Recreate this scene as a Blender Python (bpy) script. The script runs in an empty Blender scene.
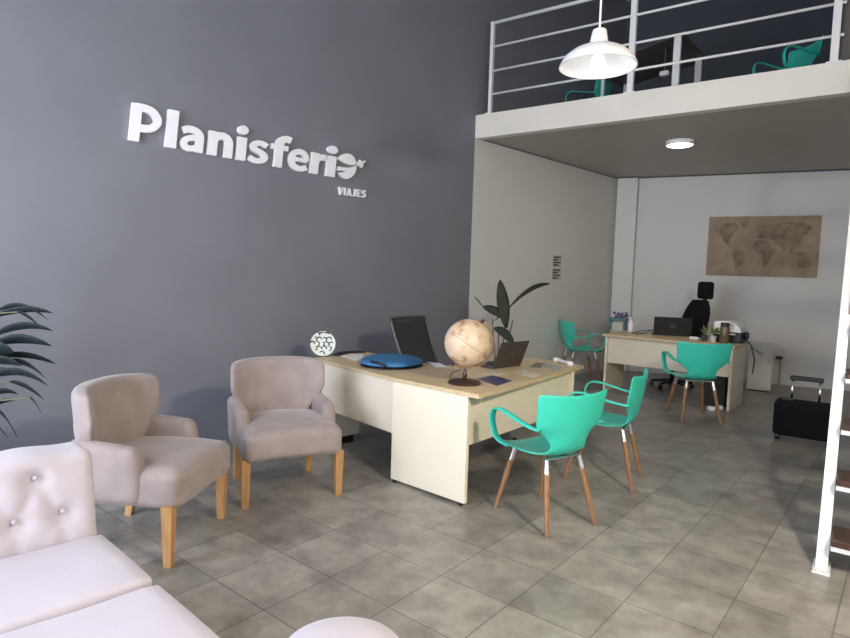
import bpy, bmesh, math, random
from mathutils import Vector, Matrix
random.seed(7)
PI = math.pi
COL = bpy.context.scene.collection
V = Vector

# ------------------------------------------------------------------ camera model (used to read places off the room)
F = 600.0
YAW, PITCH, ROLL, CH = math.radians(44.2), math.radians(4.3), math.radians(1.8), 1.5
fw = V((-math.sin(YAW)*math.cos(PITCH), math.cos(YAW)*math.cos(PITCH), -math.sin(PITCH)))
rt = V((math.cos(YAW), math.sin(YAW), 0)); up = rt.cross(fw)
RR = rt*math.cos(ROLL)+up*math.sin(ROLL); UU = -rt*math.sin(ROLL)+up*math.cos(ROLL)
EYE = V((0, 0, CH))
def ray(x, y): return RR*((x-425)/F)-UU*((y-319)/F)+fw
def on_z(x, y, z=0.0):
    d = ray(x, y); return EYE+d*((z-CH)/d.z)
def on_x(x, y, v):
    d = ray(x, y); return EYE+d*(v/d.x)
def on_v(x, y, P, d2):                       # vertical plane through P along d2
    n = V((-d2[1], d2[0], 0)); r = ray(x, y)
    return EYE+r*((V((P[0], P[1], 0))-EYE).dot(n)/r.dot(n))
cam = bpy.data.cameras.new('camera'); co = bpy.data.objects.new('camera', cam); COL.objects.link(co)
cam.sensor_width = 36; cam.lens = 36*F/850; cam.clip_start = 0.05
m = Matrix((RR, UU, -fw)).transposed().to_4x4(); m.translation = EYE; co.matrix_world = m
bpy.context.scene.camera = co

# ------------------------------------------------------------------ materials
def mat(name, col, rough=.5, metal=0., noise=0., scale=8., bump=0., bscale=60., emit=None, spec=.5, sheen=0., coords='Object', stretch=None):
    mt = bpy.data.materials.new(name); mt.use_nodes = True
    nt = mt.node_tree; b = nt.nodes['Principled BSDF']
    b.inputs['Base Color'].default_value = (*col, 1); b.inputs['Roughness'].default_value = rough
    b.inputs['Metallic'].default_value = metal; b.inputs['Specular IOR Level'].default_value = spec
    if sheen:
        b.inputs['Sheen Weight'].default_value = sheen; b.inputs['Sheen Roughness'].default_value = .4
    tc = nt.nodes.new('ShaderNodeTexCoord'); mp = nt.nodes.new('ShaderNodeMapping')
    nt.links.new(tc.outputs[coords], mp.inputs[0])
    if stretch: mp.inputs['Scale'].default_value = stretch
    if noise:
        n = nt.nodes.new('ShaderNodeTexNoise'); n.inputs['Scale'].default_value = scale; n.inputs['Detail'].default_value = 5
        nt.links.new(mp.outputs[0], n.inputs['Vector'])
        r = nt.nodes.new('ShaderNodeMapRange'); r.inputs[1].default_value = .3; r.inputs[2].default_value = .7
        r.inputs[3].default_value = 1-noise; r.inputs[4].default_value = 1+noise
        nt.links.new(n.outputs['Fac'], r.inputs[0])
        mx = nt.nodes.new('ShaderNodeVectorMath'); mx.operation = 'SCALE'; mx.inputs[0].default_value = col
        nt.links.new(r.outputs[0], mx.inputs['Scale']); nt.links.new(mx.outputs[0], b.inputs['Base Color'])
    if bump:
        n2 = nt.nodes.new('ShaderNodeTexNoise'); n2.inputs['Scale'].default_value = bscale; n2.inputs['Detail'].default_value = 4
        nt.links.new(mp.outputs[0], n2.inputs['Vector'])
        bp = nt.nodes.new('ShaderNodeBump'); bp.inputs['Strength'].default_value = bump; bp.inputs['Distance'].default_value = .01
        nt.links.new(n2.outputs['Fac'], bp.inputs['Height']); nt.links.new(bp.outputs[0], b.inputs['Normal'])
    if emit:
        b.inputs['Emission Color'].default_value = (*emit[0], 1); b.inputs['Emission Strength'].default_value = emit[1]
    return mt

GREY = mat('grey_wall_paint', (.188, .196, .226), .6, noise=.06, scale=1.6, bump=.05, bscale=40)
WHITE = mat('white_wall_paint', (.66, .65, .62), .7, noise=.02, scale=2, bump=.04, bscale=50)
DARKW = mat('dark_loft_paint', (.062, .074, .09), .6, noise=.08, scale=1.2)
BEAMM = mat('cream_beam_paint', (.72, .68, .60), .5, noise=.02, scale=3)
BOARD = mat('ceiling_board', (.40, .36, .31), .5, noise=.10, scale=2.2, stretch=(1, 14, 1))
CEILM = mat('ceiling_paint', (.55, .55, .55), .8)
WOODTOP = mat('light_oak_laminate', (.62, .48, .285), .42, noise=.10, scale=3, stretch=(14, 2, 14))
PANEL = mat('cream_melamine', (.82, .75, .60), .45, noise=.015, scale=5)
PANELD = mat('cream_melamine_back', (.70, .67, .59), .5, noise=.02, scale=5)
VELVET = mat('taupe_velvet', (.315, .265, .25), .85, noise=.10, scale=9, bump=.08, bscale=90, sheen=.35, spec=.2)
SOFAM = mat('pale_velvet', (.54, .50, .55), .85, noise=.03, scale=6, bump=.08, bscale=50, sheen=.2, spec=.2)
OAKLEG = mat('oak_leg', (.46, .25, .10), .45, noise=.15, scale=6, stretch=(8, 8, 1))
WALNUT = mat('walnut_leg', (.30, .155, .072), .4, noise=.2, scale=7, stretch=(9, 9, 1))
TEAL = mat('teal_plastic', (.045, .60, .46), .35, noise=.01, scale=3)
CHROME = mat('chrome', (.82, .82, .82), .15, 1.)
BLACK = mat('black_plastic', (.012, .012, .013), .45)
BLACKF = mat('black_fabric', (.009, .009, .010), .9, bump=.1, bscale=200, spec=.15)
MESHF = mat('charcoal_leather', (.026, .027, .029), .45, noise=.1, scale=10)
DGREY = mat('dark_grey_metal', (.075, .066, .062), .4, .3)
GREYM = mat('grey_frame', (.09, .085, .082), .35, .2)
WMETAL = mat('white_enamel', (.80, .80, .79), .35)
WSIGN = mat('white_acrylic', (.90, .90, .92), .35)
RAILW = mat('white_rail_paint', (.74, .75, .74), .4)
PAPER = mat('white_paper', (.82, .81, .82), .7)
BLUE = mat('blue_neoprene', (.035, .17, .36), .6, noise=.05, scale=20)
PURPLE = mat('violet_print', (.055, .05, .16), .3, noise=.4, scale=14)
TAN = mat('tan_print', (.66, .60, .47), .4, noise=.3, scale=25)
GREENP = mat('grey_green_print', (.33, .40, .36), .3, noise=.35, scale=30)
LEAF = mat('dark_green_leaf', (.016, .021, .010), .55, noise=.35, scale=9, spec=.25)
LEAFB = mat('blue_green_leaf', (.006, .013, .013), .6, noise=.3, scale=9, spec=.25)
STEMM = mat('plant_stem', (.12, .14, .07), .6, noise=.2, scale=20)
BARK = mat('plant_cane', (.16, .12, .08), .8, noise=.3, scale=20)
SOIL = mat('potting_soil', (.03, .022, .016), .95, noise=.4, scale=40)
POTM = mat('charcoal_pot', (.05, .05, .055), .5)
POTW = mat('white_pot', (.62, .61, .58), .5)
TREAD = mat('brown_tread', (.055, .026, .018), .4, noise=.3, scale=5, stretch=(2, 14, 14))
POSTB = mat('brown_grey_panel', (.085, .075, .068), .5, noise=.1, scale=4)
WOODR = mat('meridian_wood', (.42, .20, .09), .4, noise=.15, scale=10)
BASEW = mat('dark_wood_base', (.035, .018, .013), .3, noise=.2, scale=15)
PURF = mat('purple_flower', (.12, .10, .24), .6)
TEALD = mat('petrol_plastic', (.045, .14, .16), .4)
BROWNJ = mat('brown_glass', (.14, .10, .055), .25, noise=.25, scale=12)
YGREEN = mat('yellow_green_leaf', (.16, .20, .06), .5, noise=.4, scale=20)
GREYW = mat('grey_box', (.11, .11, .12), .5, noise=.2, scale=7)
LAMPE = mat('lamp_glow', (.9, .9, .9), .5, emit=((1, .93, .84), 12))
BULBE = mat('bulb_glow', (.9, .9, .9), .5, emit=((1, .97, .95), 1.3))

def tile_material():
    mt = bpy.data.materials.new('stone_tile_floor'); mt.use_nodes = True; nt = mt.node_tree; b = nt.nodes['Principled BSDF']
    N = nt.nodes.new; L = nt.links.new
    tc = N('ShaderNodeTexCoord'); mp = N('ShaderNodeMapping'); mp.vector_type = 'POINT'
    L(tc.outputs['Object'], mp.inputs[0]); mp.inputs['Rotation'].default_value = (0, 0, -math.radians(5))
    mp.inputs['Location'].default_value = (2.515+.39*20, -1.545+.3875*30, 0)
    br = N('ShaderNodeTexBrick'); br.offset = 0; br.squash = 1
    L(mp.outputs[0], br.inputs['Vector'])
    br.inputs['Scale'].default_value = 1; br.inputs['Mortar Size'].default_value = .004; br.inputs['Mortar Smooth'].default_value = .3
    br.inputs['Brick Width'].default_value = .39; br.inputs['Row Height'].default_value = .3875
    br.inputs['Color1'].default_value = (.82, .82, .82, 1); br.inputs['Color2'].default_value = (1.13, 1.13, 1.13, 1); br.inputs['Mortar'].default_value = (.55, .55, .55, 1)
    br.inputs['Bias'].default_value = 0
    n = N('ShaderNodeTexNoise'); n.inputs['Scale'].default_value = 5.5; n.inputs['Detail'].default_value = 8; n.inputs['Roughness'].default_value = .65
    L(tc.outputs['Object'], n.inputs['Vector'])
    cr = N('ShaderNodeValToRGB'); cr.color_ramp.elements[0].position = .33; cr.color_ramp.elements[1].position = .68
    cr.color_ramp.elements[0].color = (.185, .172, .150, 1); cr.color_ramp.elements[1].color = (.36, .34, .30, 1)
    L(n.outputs['Fac'], cr.inputs[0])
    mx = N('ShaderNodeMix'); mx.data_type = 'RGBA'; mx.blend_type = 'MULTIPLY'; mx.inputs[0].default_value = 1
    L(cr.outputs[0], mx.inputs[6]); L(br.outputs['Color'], mx.inputs[7]); L(mx.outputs[2], b.inputs['Base Color'])
    b.inputs['Roughness'].default_value = .42; b.inputs['Specular IOR Level'].default_value = .45
    n3 = N('ShaderNodeMapRange'); L(n.outputs['Fac'], n3.inputs[0]); n3.inputs[3].default_value = .22; n3.inputs[4].default_value = .44; L(n3.outputs[0], b.inputs['Roughness'])
    bp = N('ShaderNodeBump'); bp.inputs['Strength'].default_value = .25; bp.inputs['Distance'].default_value = .002
    inv = N('ShaderNodeMath'); inv.operation = 'SUBTRACT'; inv.inputs[0].default_value = 1; L(br.outputs['Fac'], inv.inputs[1])
    L(inv.outputs[0], bp.inputs['Height']); L(bp.outputs[0], b.inputs['Normal'])
    return mt
TILE = tile_material()

def two_tone(name, c0, c1, scale, lo, hi, rough=.4, third=None, dist=0.):
    mt = bpy.data.materials.new(name); mt.use_nodes = True; nt = mt.node_tree; b = nt.nodes['Principled BSDF']
    tc = nt.nodes.new('ShaderNodeTexCoord'); n = nt.nodes.new('ShaderNodeTexNoise'); n.inputs['Scale'].default_value = scale
    n.inputs['Detail'].default_value = 6; n.inputs['Distortion'].default_value = dist
    nt.links.new(tc.outputs['Object'], n.inputs['Vector'])
    cr = nt.nodes.new('ShaderNodeValToRGB'); e = cr.color_ramp.elements
    e[0].position = lo; e[0].color = (*c0, 1); e[1].position = hi; e[1].color = (*c1, 1)
    if third:
        k = e.new(third[0]); k.color = (*third[1], 1)
    nt.links.new(n.outputs['Fac'], cr.inputs[0]); nt.links.new(cr.outputs[0], b.inputs['Base Color'])
    b.inputs['Roughness'].default_value = rough
    return mt
GLOBEM = two_tone('antique_globe_print', (.64, .50, .34), (.40, .20, .12), 12, .40, .62, .45, third=(.51, (.62, .46, .31)))
MAPM = mat('tan_map_print', (.30, .225, .14), .6, noise=.22, scale=5)
LANDM = mat('brown_land_print', (.21, .15, .095), .6, noise=.35, scale=9)
PLATEM = two_tone('white_glaze_black_brush', (.72, .76, .70), (.72, .76, .70), 20, .3, .7, .25)
BRUSH = mat('black_brush_glaze', (.015, .02, .018), .3)

# ------------------------------------------------------------------ mesh helpers
class MB:
    def __init__(s): s.bm = bmesh.new(); s.T = Matrix()
    def box(s, c, size, bev=0., seg=2, rz=0., rot=None):
        r = bmesh.ops.create_cube(s.bm, size=1)
        vs = r['verts']
        M = s.T @ Matrix.Translation(V(c)) @ (rot.to_4x4() if rot is not None else Matrix.Rotation(rz, 4, 'Z')) @ Matrix.Diagonal((*size, 1))
        bmesh.ops.transform(s.bm, matrix=M, verts=vs)
        if bev:
            es = list({e for v in vs for e in v.link_edges})
            bmesh.ops.bevel(s.bm, geom=es, offset=bev, segments=seg, profile=.5, affect='EDGES')
        return s
    def face(s, pts): s.bm.faces.new([s.bm.verts.new(s.T @ V(p)) for p in pts]); return s
    def prism(s, poly, z0, z1):                # polygon in xy
        a = [s.bm.verts.new(s.T @ V((x, y, z0))) for x, y in poly]; b = [s.bm.verts.new(s.T @ V((x, y, z1))) for x, y in poly]
        n = len(poly)
        s.bm.faces.new(a[::-1]); s.bm.faces.new(b)
        for i in range(n): s.bm.faces.new((a[i], a[(i+1) % n], b[(i+1) % n], b[i]))
        return s
    def slab(s, pts, off):                     # 3d outline pushed along off
        off = V(off); a = [s.bm.verts.new(s.T @ V(p)) for p in pts]; b = [s.bm.verts.new(s.T @ (V(p)+off)) for p in pts]; n = len(pts)
        s.bm.faces.new(a[::-1]); s.bm.faces.new(b)
        for i in range(n): s.bm.faces.new((a[i], a[(i+1) % n], b[(i+1) % n], b[i]))
        return s
    def tube(s, pts, r, n=10, wide=None, closed=False, cap=True):   # wide=(axis, half width, half thickness): a flat strap
        pts = [V(p) for p in pts]; rs = r if isinstance(r, (list, tuple)) else [r]*len(pts)
        rings = []; prev = None
        for i, p in enumerate(pts):
            if closed: t = pts[(i+1) % len(pts)]-pts[i-1]
            else: t = pts[min(i+1, len(pts)-1)]-pts[max(i-1, 0)]
            t.normalize()
            if wide:
                a = V(wide[0]); a = (a-t*a.dot(t)).normalized()
            else:
                a = prev if prev is not None else (V((0, 0, 1)) if abs(t.z) < .9 else V((1, 0, 0)))
                a = (a-t*a.dot(t)).normalized()
            prev = a; b = t.cross(a)
            ra, rb = (wide[1], wide[2]) if wide else (rs[i], rs[i])
            rings.append([s.bm.verts.new(s.T @ (p+a*ra*math.cos(2*PI*k/n)+b*rb*math.sin(2*PI*k/n))) for k in range(n)])
        m_ = len(rings)
        for i in range(m_ if closed else m_-1):
            A, B = rings[i], rings[(i+1) % m_]
            for k in range(n): s.bm.faces.new((A[k], A[(k+1) % n], B[(k+1) % n], B[k]))
        if cap and not closed: s.bm.faces.new(rings[0][::-1]); s.bm.faces.new(rings[-1])
        return s
    def lathe(s, prof, n=32, c=(0, 0, 0)):
        c = V(c); rings = []
        for r, z in prof:
            if r < 1e-5: rings.append([s.bm.verts.new(s.T @ (c+V((0, 0, z))))])
            else: rings.append([s.bm.verts.new(s.T @ (c+V((r*math.cos(2*PI*k/n), r*math.sin(2*PI*k/n), z)))) for k in range(n)])
        for A, B in zip(rings, rings[1:]):
            for k in range(n):
                q = [A[k % len(A)], A[(k+1) % len(A)], B[(k+1) % len(B)], B[k % len(B)]]
                q = [v for i, v in enumerate(q) if v not in q[:i]]
                if len(q) > 2: s.bm.faces.new(q)
        return s
    def soft(s, c, size, r, n=12, f=None):     # rounded cushion, f(p) bends each local point
        h = [v/2 for v in size]; r = min(r, *h)
        for ax_ in range(3):
            for sg_ in (-1, 1):
                u_, v_ = (ax_+1) % 3, (ax_+2) % 3; rows = []
                for i in range(n+1):
                    row = []
                    for j in range(n+1):
                        w = [0, 0, 0]; w[ax_] = sg_; w[u_] = -1+2*i/n; w[v_] = -1+2*j/n
                        p = V([math.copysign(abs(w[k])**.75, w[k])*h[k] for k in range(3)])
                        q = V([max(-h[k]+r, min(h[k]-r, p[k])) for k in range(3)]); d = p-q
                        p = q+d.normalized()*r if d.length > 1e-6 else p
                        if f: p = f(p)
                        row.append(p+V(c))
                    rows.append(row)
                s.grid(rows)
        return s
    def grid(s, P):
        vs = [[s.bm.verts.new(s.T @ V(p)) for p in row] for row in P]
        for A, B in zip(vs, vs[1:]):
            for k in range(len(A)-1): s.bm.faces.new((A[k], A[k+1], B[k+1], B[k]))
        return s
    def leaf(s, base, tip, sag, w, side, n=8, fold=.25, curl=0.):
        base, tip = V(base), V(tip); side = V(side).normalized(); P = []
        for i in range(n+1):
            t = i/n; c = base.lerp(tip, t)+V((0, 0, 1))*(sag*4*t*(1-t))
            ww = w*max(.03, math.sin(PI*min(1, t*.93+.05))**.8)*(1 if t < .98 else .05)
            d = V((0, 0, -fold*ww)); c2 = c+V((0, 0, curl*t*t))
            P.append([c2-side*ww-d, c2-side*ww*.5-d*.4, c2, c2+side*ww*.5-d*.4, c2+side*ww-d])
        return s.grid(P)
    def build(s, name, material, parent=None, smooth=False, solid=0., subs=0, auto=None):
        bmesh.ops.remove_doubles(s.bm, verts=s.bm.verts, dist=1e-6)
        bmesh.ops.recalc_face_normals(s.bm, faces=s.bm.faces)
        me = bpy.data.meshes.new(name); s.bm.to_mesh(me); s.bm.free()
        for mm in (material if isinstance(material, (list, tuple)) else [material]): me.materials.append(mm)
        if smooth: me.shade_smooth()
        if auto: me.set_sharp_from_angle(angle=math.radians(auto))
        o = bpy.data.objects.new(name, me); COL.objects.link(o)
        if parent is not None: o.parent = parent
        if solid:
            md = o.modifiers.new('solid', 'SOLIDIFY'); md.thickness = solid; md.offset = 0
        if subs:
            md = o.modifiers.new('subd', 'SUBSURF'); md.levels = subs; md.render_levels = subs
        return o

def tag(o, label, cat, group=None):
    o['label'] = label; o['category'] = cat
    if group: o['group'] = group
    return o
def thing(name, label, cat, loc=(0, 0, 0), rz=0., group=None):
    o = bpy.data.objects.new(name, None); COL.objects.link(o); o.location = loc; o.rotation_euler = (0, 0, rz); o.empty_display_size = .1
    return tag(o, label, cat, group)
def struct(o): o['kind'] = 'structure'; return o
def copy_tree(o, parent=None):
    c = o.copy(); COL.objects.link(c)
    if parent is not None: c.parent = parent
    for ch in list(o.children): copy_tree(ch, c)
    return c

# ------------------------------------------------------------------ room
WX = -4.8
d85 = math.radians(8.5); BD = V((math.cos(d85), math.sin(d85), 0)); BN = V((-math.sin(d85), math.cos(d85), 0)); B0 = V((WX, 5.708, 0))
ZB, ZT = 3.16, 3.435                     # loft slab underside and top
bd = V((2.72, .89, 0)).normalized(); K0 = V((-4.47, 9.52, 0)); KA = K0+bd*((WX-K0.x)/bd.x)
RX = 1.55; YF = -1.9; ZC = 6.0
KB = K0+bd*((RX-K0.x)/bd.x); BB = B0+BD*((RX-WX)/BD.x)
struct(MB().prism([(WX-.2, YF-.2), (RX+.2, YF-.2), (RX+.2, KB.y+.3), (WX-.2, KB.y+.3)], -.12, 0).build('floor', TILE))
struct(MB().prism([(WX-.2, YF-.2), (RX+.2, YF-.2), (RX+.2, KB.y+.3), (WX-.2, KB.y+.3)], ZC, ZC+.12).build('ceiling', CEILM))
struct(MB().box((WX-.1, (YF+B0.y)/2, ZC/2), (.2, B0.y-YF, ZC)).build('wall_left', GREY))
struct(MB().box((WX-.1, (B0.y+KA.y)/2, ZB/2), (.2, KA.y-B0.y, ZB)).build('wall_left_white', WHITE))
struct(MB().box((WX-.1, (B0.y+KA.y)/2, (ZC+ZB)/2), (.2, KA.y-B0.y, ZC-ZB)).build('wall_left_upper', GREY))
nb = V((-bd.y, bd.x, 0))
def along(A, B, th, n): return [(A.x, A.y), (B.x, B.y), (B.x+n.x*th, B.y+n.y*th), (A.x+n.x*th, A.y+n.y*th)]
KA2 = KA-bd*.2
struct(MB().prism(along(KA2, KB+bd*.2, .2, nb), 0, ZB).build('wall_back', WHITE))
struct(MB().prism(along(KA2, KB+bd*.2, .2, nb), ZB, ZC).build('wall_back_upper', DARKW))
struct(MB().box((RX+.1, (YF+KB.y)/2, ZC/2), (.2, KB.y-YF, ZC)).build('wall_right', WHITE))
wf = MB().box(((WX+RX)/2, YF-.1, (3.5+ZC)/2), (RX-WX, .2, ZC-3.5)); wf.box((WX+.15, YF-.1, 1.75), (.3, .2, 3.5)); wf.box(((RX-1.0)/2, YF-.1, 1.75), (RX+1.0, .2, 3.5))
struct(wf.build('wall_front', WHITE))
# corner pilaster on the back wall
P0 = KA+bd*.02; P1 = KA+bd*.33
struct(MB().prism(along(P0, P1, -.10, nb), 0, ZB).build('pillar_corner', WHITE))
# loft: boards below, slab and cream front beam
BA = B0-BD*.0
struct(MB().prism([(B0.x, B0.y+.12), (BB.x, BB.y+.12), (KB.x, KB.y), (KA.x, KA.y)], ZB+.02, ZT-.02).build('slab_loft', BOARD))
struct(MB().prism(along(B0, BB, .12, BN), ZB, ZT).build('beam_loft', BEAMM))
# brown-grey panel standing on the loft beside the railing end
Q = on_v(851, 30, B0, BD)
struct(MB().prism(along(Q+BN*.10-BD*.10, Q+BN*.10+BD*.9, .08, BN), ZT, ZT+2.1).build('trim_1', POSTB))

# ------------------------------------------------------------------ railing
def bp_(u, n, z): return B0+BD*u+BN*n+V((0, 0, z))
def u_of(px, py): return (on_v(px, py, B0+BN*.05, BD)-B0).dot(BD)
rail = thing('railing', 'white metal railing with three posts along the edge of the loft', 'railing', tuple(bp_(2, .05, ZT)))
def place(o, root): o.matrix_parent_inverse = Matrix.Translation(root.location).inverted(); return o
us = [u_of(490, 112), u_of(630, 92), u_of(834, 60)]
for i, u in enumerate(us):
    w = .042 if i == 0 else .062
    mb = MB(); hp = on_v(490, 23, B0+BN*.05, BD).z-ZT; p = bp_(u, .05, ZT+hp/2); mb.box(p, (w, .05, hp), .004, 1, rz=d85); mb.box(bp_(u, .05, ZT+.006), (w+.05, .09, .012), rz=d85)
    place(mb.build('post', RAILW, rail), rail)
for i, z in enumerate([on_v(490, y_, B0+BN*.05, BD).z-ZT for y_ in (94.5, 71.5, 47.5, 24)]):
    mb = MB(); r_ = .013 if i < 3 else .02
    mb.tube([bp_(us[0]-.03, .05, ZT+z), bp_(us[2]+.02, .05, ZT+z)], r_, 10); place(mb.build('rail', RAILW, rail, smooth=True), rail)
    if True:
        mb = MB(); mb.tube([bp_(us[2]+.02, .05, ZT+z), bp_(us[2]+.06, .05, ZT+z)], r_, 10); place(mb.build('rail_stub', RAILW, rail, smooth=True), rail)

# ------------------------------------------------------------------ pendant and ceiling light
lp = EYE+ray(598, 61.5)*3.32
pend = thing('pendant_lamp', 'white enamel dome pendant lamp hanging in front of the loft railing', 'lamp', tuple(lp))
outer = [(.0, .17), (.036, .168), (.04, .155), (.05, .10), (.052, .085), (.09, .078), (.14, .055), (.185, .02), (.207, -.018), (.211, -.03)]
inner = [(.205, -.03), (.200, -.018), (.178, .016), (.135, .048), (.088, .07), (.0, .075)]
MB().lathe(outer+inner, 48).build('lamp_shade', WMETAL, pend, smooth=True, auto=50)
bl = [(0, .07), (.016, .065), (.02, .04), (.036, .012), (.04, -.005), (.03, -.03), (0, -.04)]
MB().lathe(bl, 24).build('bulb', BULBE, pend, smooth=True)
MB().tube([(0, 0, .165), (0, 0, ZC-lp.z)], .006, 8).build('cord', WMETAL, pend)
MB().lathe([(0, ZC-lp.z-.04), (.05, ZC-lp.z-.035), (.055, ZC-lp.z)], 20).build('ceiling_rose', WMETAL, pend, smooth=True)
dl = on_z(680, 143, ZB)
def copy_fill_lamp(x_, y_, label):
    c = copy_tree(pend); c.location = (x_, y_, lp.z); c['label'] = label; return V((x_, y_, lp.z))
lp_fill = copy_fill_lamp(.62, 1.9, 'added unseen dome pendant lamp beyond the right edge, for warm fill light')  # added lamp out of view, there to warm the desk and beam
down = thing('ceiling_light', 'round glowing ceiling light under the loft', 'lamp', tuple(dl))
MB().lathe([(0, .02), (.16, .02), (.165, .0), (.16, -.025), (.145, -.03), (.145, -.028), (0, -.028)], 40).build('light_rim', WMETAL, down, smooth=True, auto=40)
MB().lathe([(0, -.034), (.13, -.034), (.143, -.028)], 40).build('diffuser', LAMPE, down, smooth=True)

# ------------------------------------------------------------------ wall sign
SG = lambda zx, zy: on_x(110+zx/3.036, 80+zy/3.036, WX+.02)
s0 = SG(55, 183)
sign = thing('wall_sign', 'raised white Planisferio Viajes letters mounted high on grey wall', 'sign', (WX, SG(300, 200).y, 2.5))
base_line = lambda zx: 183+.181*(zx-55)
def catmull(c, k=6):
    f = []
    for i in range(len(c)-1):
        p0, p1, p2, p3 = c[max(i-1, 0)], c[i], c[i+1], c[min(i+2, len(c)-1)]
        for j in range(k):
            t = j/k; f.append(tuple(.5*(2*p1[n]+(-p0[n]+p2[n])*t+(2*p0[n]-5*p1[n]+4*p2[n]-p3[n])*t*t+(-p0[n]+3*p1[n]-3*p2[n]+p3[n])*t**3) for n in (0, 1)))
    return f+[tuple(c[-1])]
def stroke(pts, th, smooth=True):              # closed outline of a brush stroke
    p = catmull(pts) if smooth else pts; l, r = [], []
    for i, q in enumerate(p):
        a, b = p[max(i-1, 0)], p[min(i+1, len(p)-1)]; dx, dy = b[0]-a[0], b[1]-a[1]; n = math.hypot(dx, dy) or 1
        ox, oy = -dy/n*th/2, dx/n*th/2; l.append((q[0]+ox, q[1]+oy)); r.append((q[0]-ox, q[1]-oy))
    return l, r
def rect(x0, y0, x1, y1): return ([(x0, y0), (x0, y1)], [(x1, y0), (x1, y1)])
def disc(cx, cy, r): 
    return ([(cx+r*math.cos(PI*k/12), cy+r*math.sin(PI*k/12)) for k in range(13)], [(cx+r*math.cos(-PI*k/12), cy+r*math.sin(-PI*k/12)) for k in range(13)])
GL = {'P': (.83, [rect(0, 0, .26, 1), stroke([(.1, .91), (.38, .91), (.57, .85), (.69, .72), (.71, .64), (.69, .55), (.57, .43), (.38, .375), (.1, .375)], .205)]),
 'l': (.24, [rect(0, 0, .24, 1.04)]),
 'a': (.62, [stroke([(.07, .56), (.2, .615), (.36, .60), (.47, .52), (.5, .40), (.5, .2), (.5, 0)], .19), stroke([(.5, .40), (.32, .39), (.16, .32), (.105, .21), (.15, .11), (.26, .075), (.40, .12), (.5, .22)], .16)]),
 'n': (.65, [rect(0, 0, .23, .70), stroke([(.12, .42), (.2, .55), (.33, .61), (.45, .575), (.52, .48), (.535, .34), (.535, 0)], .21)]),
 'i': (.25, [rect(.01, 0, .24, .70), disc(.125, .92, .135)]),
 's': (.56, [stroke([(.49, .575), (.36, .625), (.22, .61), (.13, .52), (.18, .42), (.32, .36), (.43, .29), (.45, .19), (.37, .10), (.22, .075), (.04, .14)], .165)]),
 'f': (.50, [stroke([(.22, 0), (.22, .5), (.22, .74), (.29, .88), (.40, .93), (.52, .905)], .21), rect(.0, .55, .46, .71)]),
 'e': (.64, [rect(.1, .30, .58, .43), stroke([(.545, .36), (.54, .48), (.47, .58), (.34, .625), (.2, .58), (.115, .46), (.105, .32), (.16, .17), (.29, .085), (.44, .085), (.58, .15)], .175)]),
 'r': (.44, [rect(0, 0, .23, .70), stroke([(.13, .36), (.18, .50), (.28, .58), (.44, .60)], .2)]),
 'V': (.74, [stroke([(.09, 1), (.37, .04)], .22, False), stroke([(.65, 1), (.37, .04)], .22, False)]), 'I': (.24, [rect(0, 0, .24, 1)]),
 'A': (.76, [stroke([(.1, 0), (.38, .97)], .22, False), stroke([(.66, 0), (.38, .97)], .22, False), rect(.2, .2, .56, .38)]),
 'J': (.46, [stroke([(.35, 1), (.35, .4), (.33, .2), (.22, .1), (.02, .11)], .23)]), 'E': (.52, [rect(0, 0, .24, 1), rect(.1, 0, .52, .2), rect(.1, .41, .48, .59), rect(.1, .8, .52, 1)]),
 'S': (.58, [stroke([(.52, .85), (.38, .90), (.22, .88), (.13, .76), (.2, .62), (.36, .50), (.45, .38), (.45, .24), (.36, .12), (.2, .09), (.03, .16)], .21)])}
def set_letter(ch, zl, zr, cap, depth=.035, name='letter', bl=base_line, fn=SG, shear=.10):
    wd, parts_ = GL[ch]; ya, yb = fn(zl, bl(zl)), fn(zr, bl(zr)); mb = MB()
    def at(p, x): q = ya.lerp(yb, p[0]/wd); return V((x, q.y+shear*p[1]*cap, q.z+p[1]*cap))
    for k_, (l, r) in enumerate(parts_):
        L = [[mb.bm.verts.new(at(p, x)) for p in c] for c in (l, r) for x in (WX+.004+.0012*k_, WX+.004+depth-.0012*k_)]
        a0, a1, b0, b1 = L
        for i in range(len(a0)-1):
            for A_, B_ in ((a0, a1), (a1, b1), (b1, b0), (b0, a0)): mb.bm.faces.new((A_[i], A_[i+1], B_[i+1], B_[i]))
        mb.bm.faces.new((a0[0], a1[0], b1[0], b0[0])); mb.bm.faces.new((a0[-1], b0[-1], b1[-1], a1[-1]))
    return place(mb.build(name, WSIGN, sign), sign)
CAP = SG(72, 70).z-s0.z
for ch, a, b in [('P', 55, 149), ('l', 165, 197), ('a', 207, 281), ('n', 293, 368), ('i', 379, 408), ('s', 412, 477), ('f', 482, 537), ('e', 536, 598), ('r', 604, 648), ('i', 652, 680)]:
    set_letter(ch, a, b, CAP)
EM = lambda x, y: on_x(320+x/9.82, 140+y/9.82, WX+.0)
def arc(pts):                                   # smooth outline through points (Catmull-Rom), True marks a corner
    return pts
up_ = [(152, 188), (178, 160), (212, 140), (250, 134), (288, 146), (318, 176), (334, 215), (337, 240), (310, 250), (272, 246), (228, 232), (190, 212)]
lo_ = [(150, 262), (180, 266), (225, 274), (280, 274), (336, 256), (335, 295), (318, 340), (286, 372), (248, 386), (212, 378), (180, 352), (160, 322), (200, 319), (240, 309), (200, 302), (156, 305), (150, 284)]
pl_ = [(338, 222), (366, 219), (372, 196), (383, 200), (388, 222), (405, 212), (425, 204), (432, 212), (418, 226), (402, 238), (404, 258), (392, 278), (382, 272), (382, 252), (366, 252), (352, 262), (346, 254), (352, 240)]
for nm, pts in (('globe_emblem', up_), ('globe_emblem', lo_), ('plane_emblem', pl_)):
    place(MB().slab([EM(*p)+V((.004, 0, 0)) for p in pts], (.03, 0, 0)).build(nm, WSIGN, sign), sign)
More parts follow.
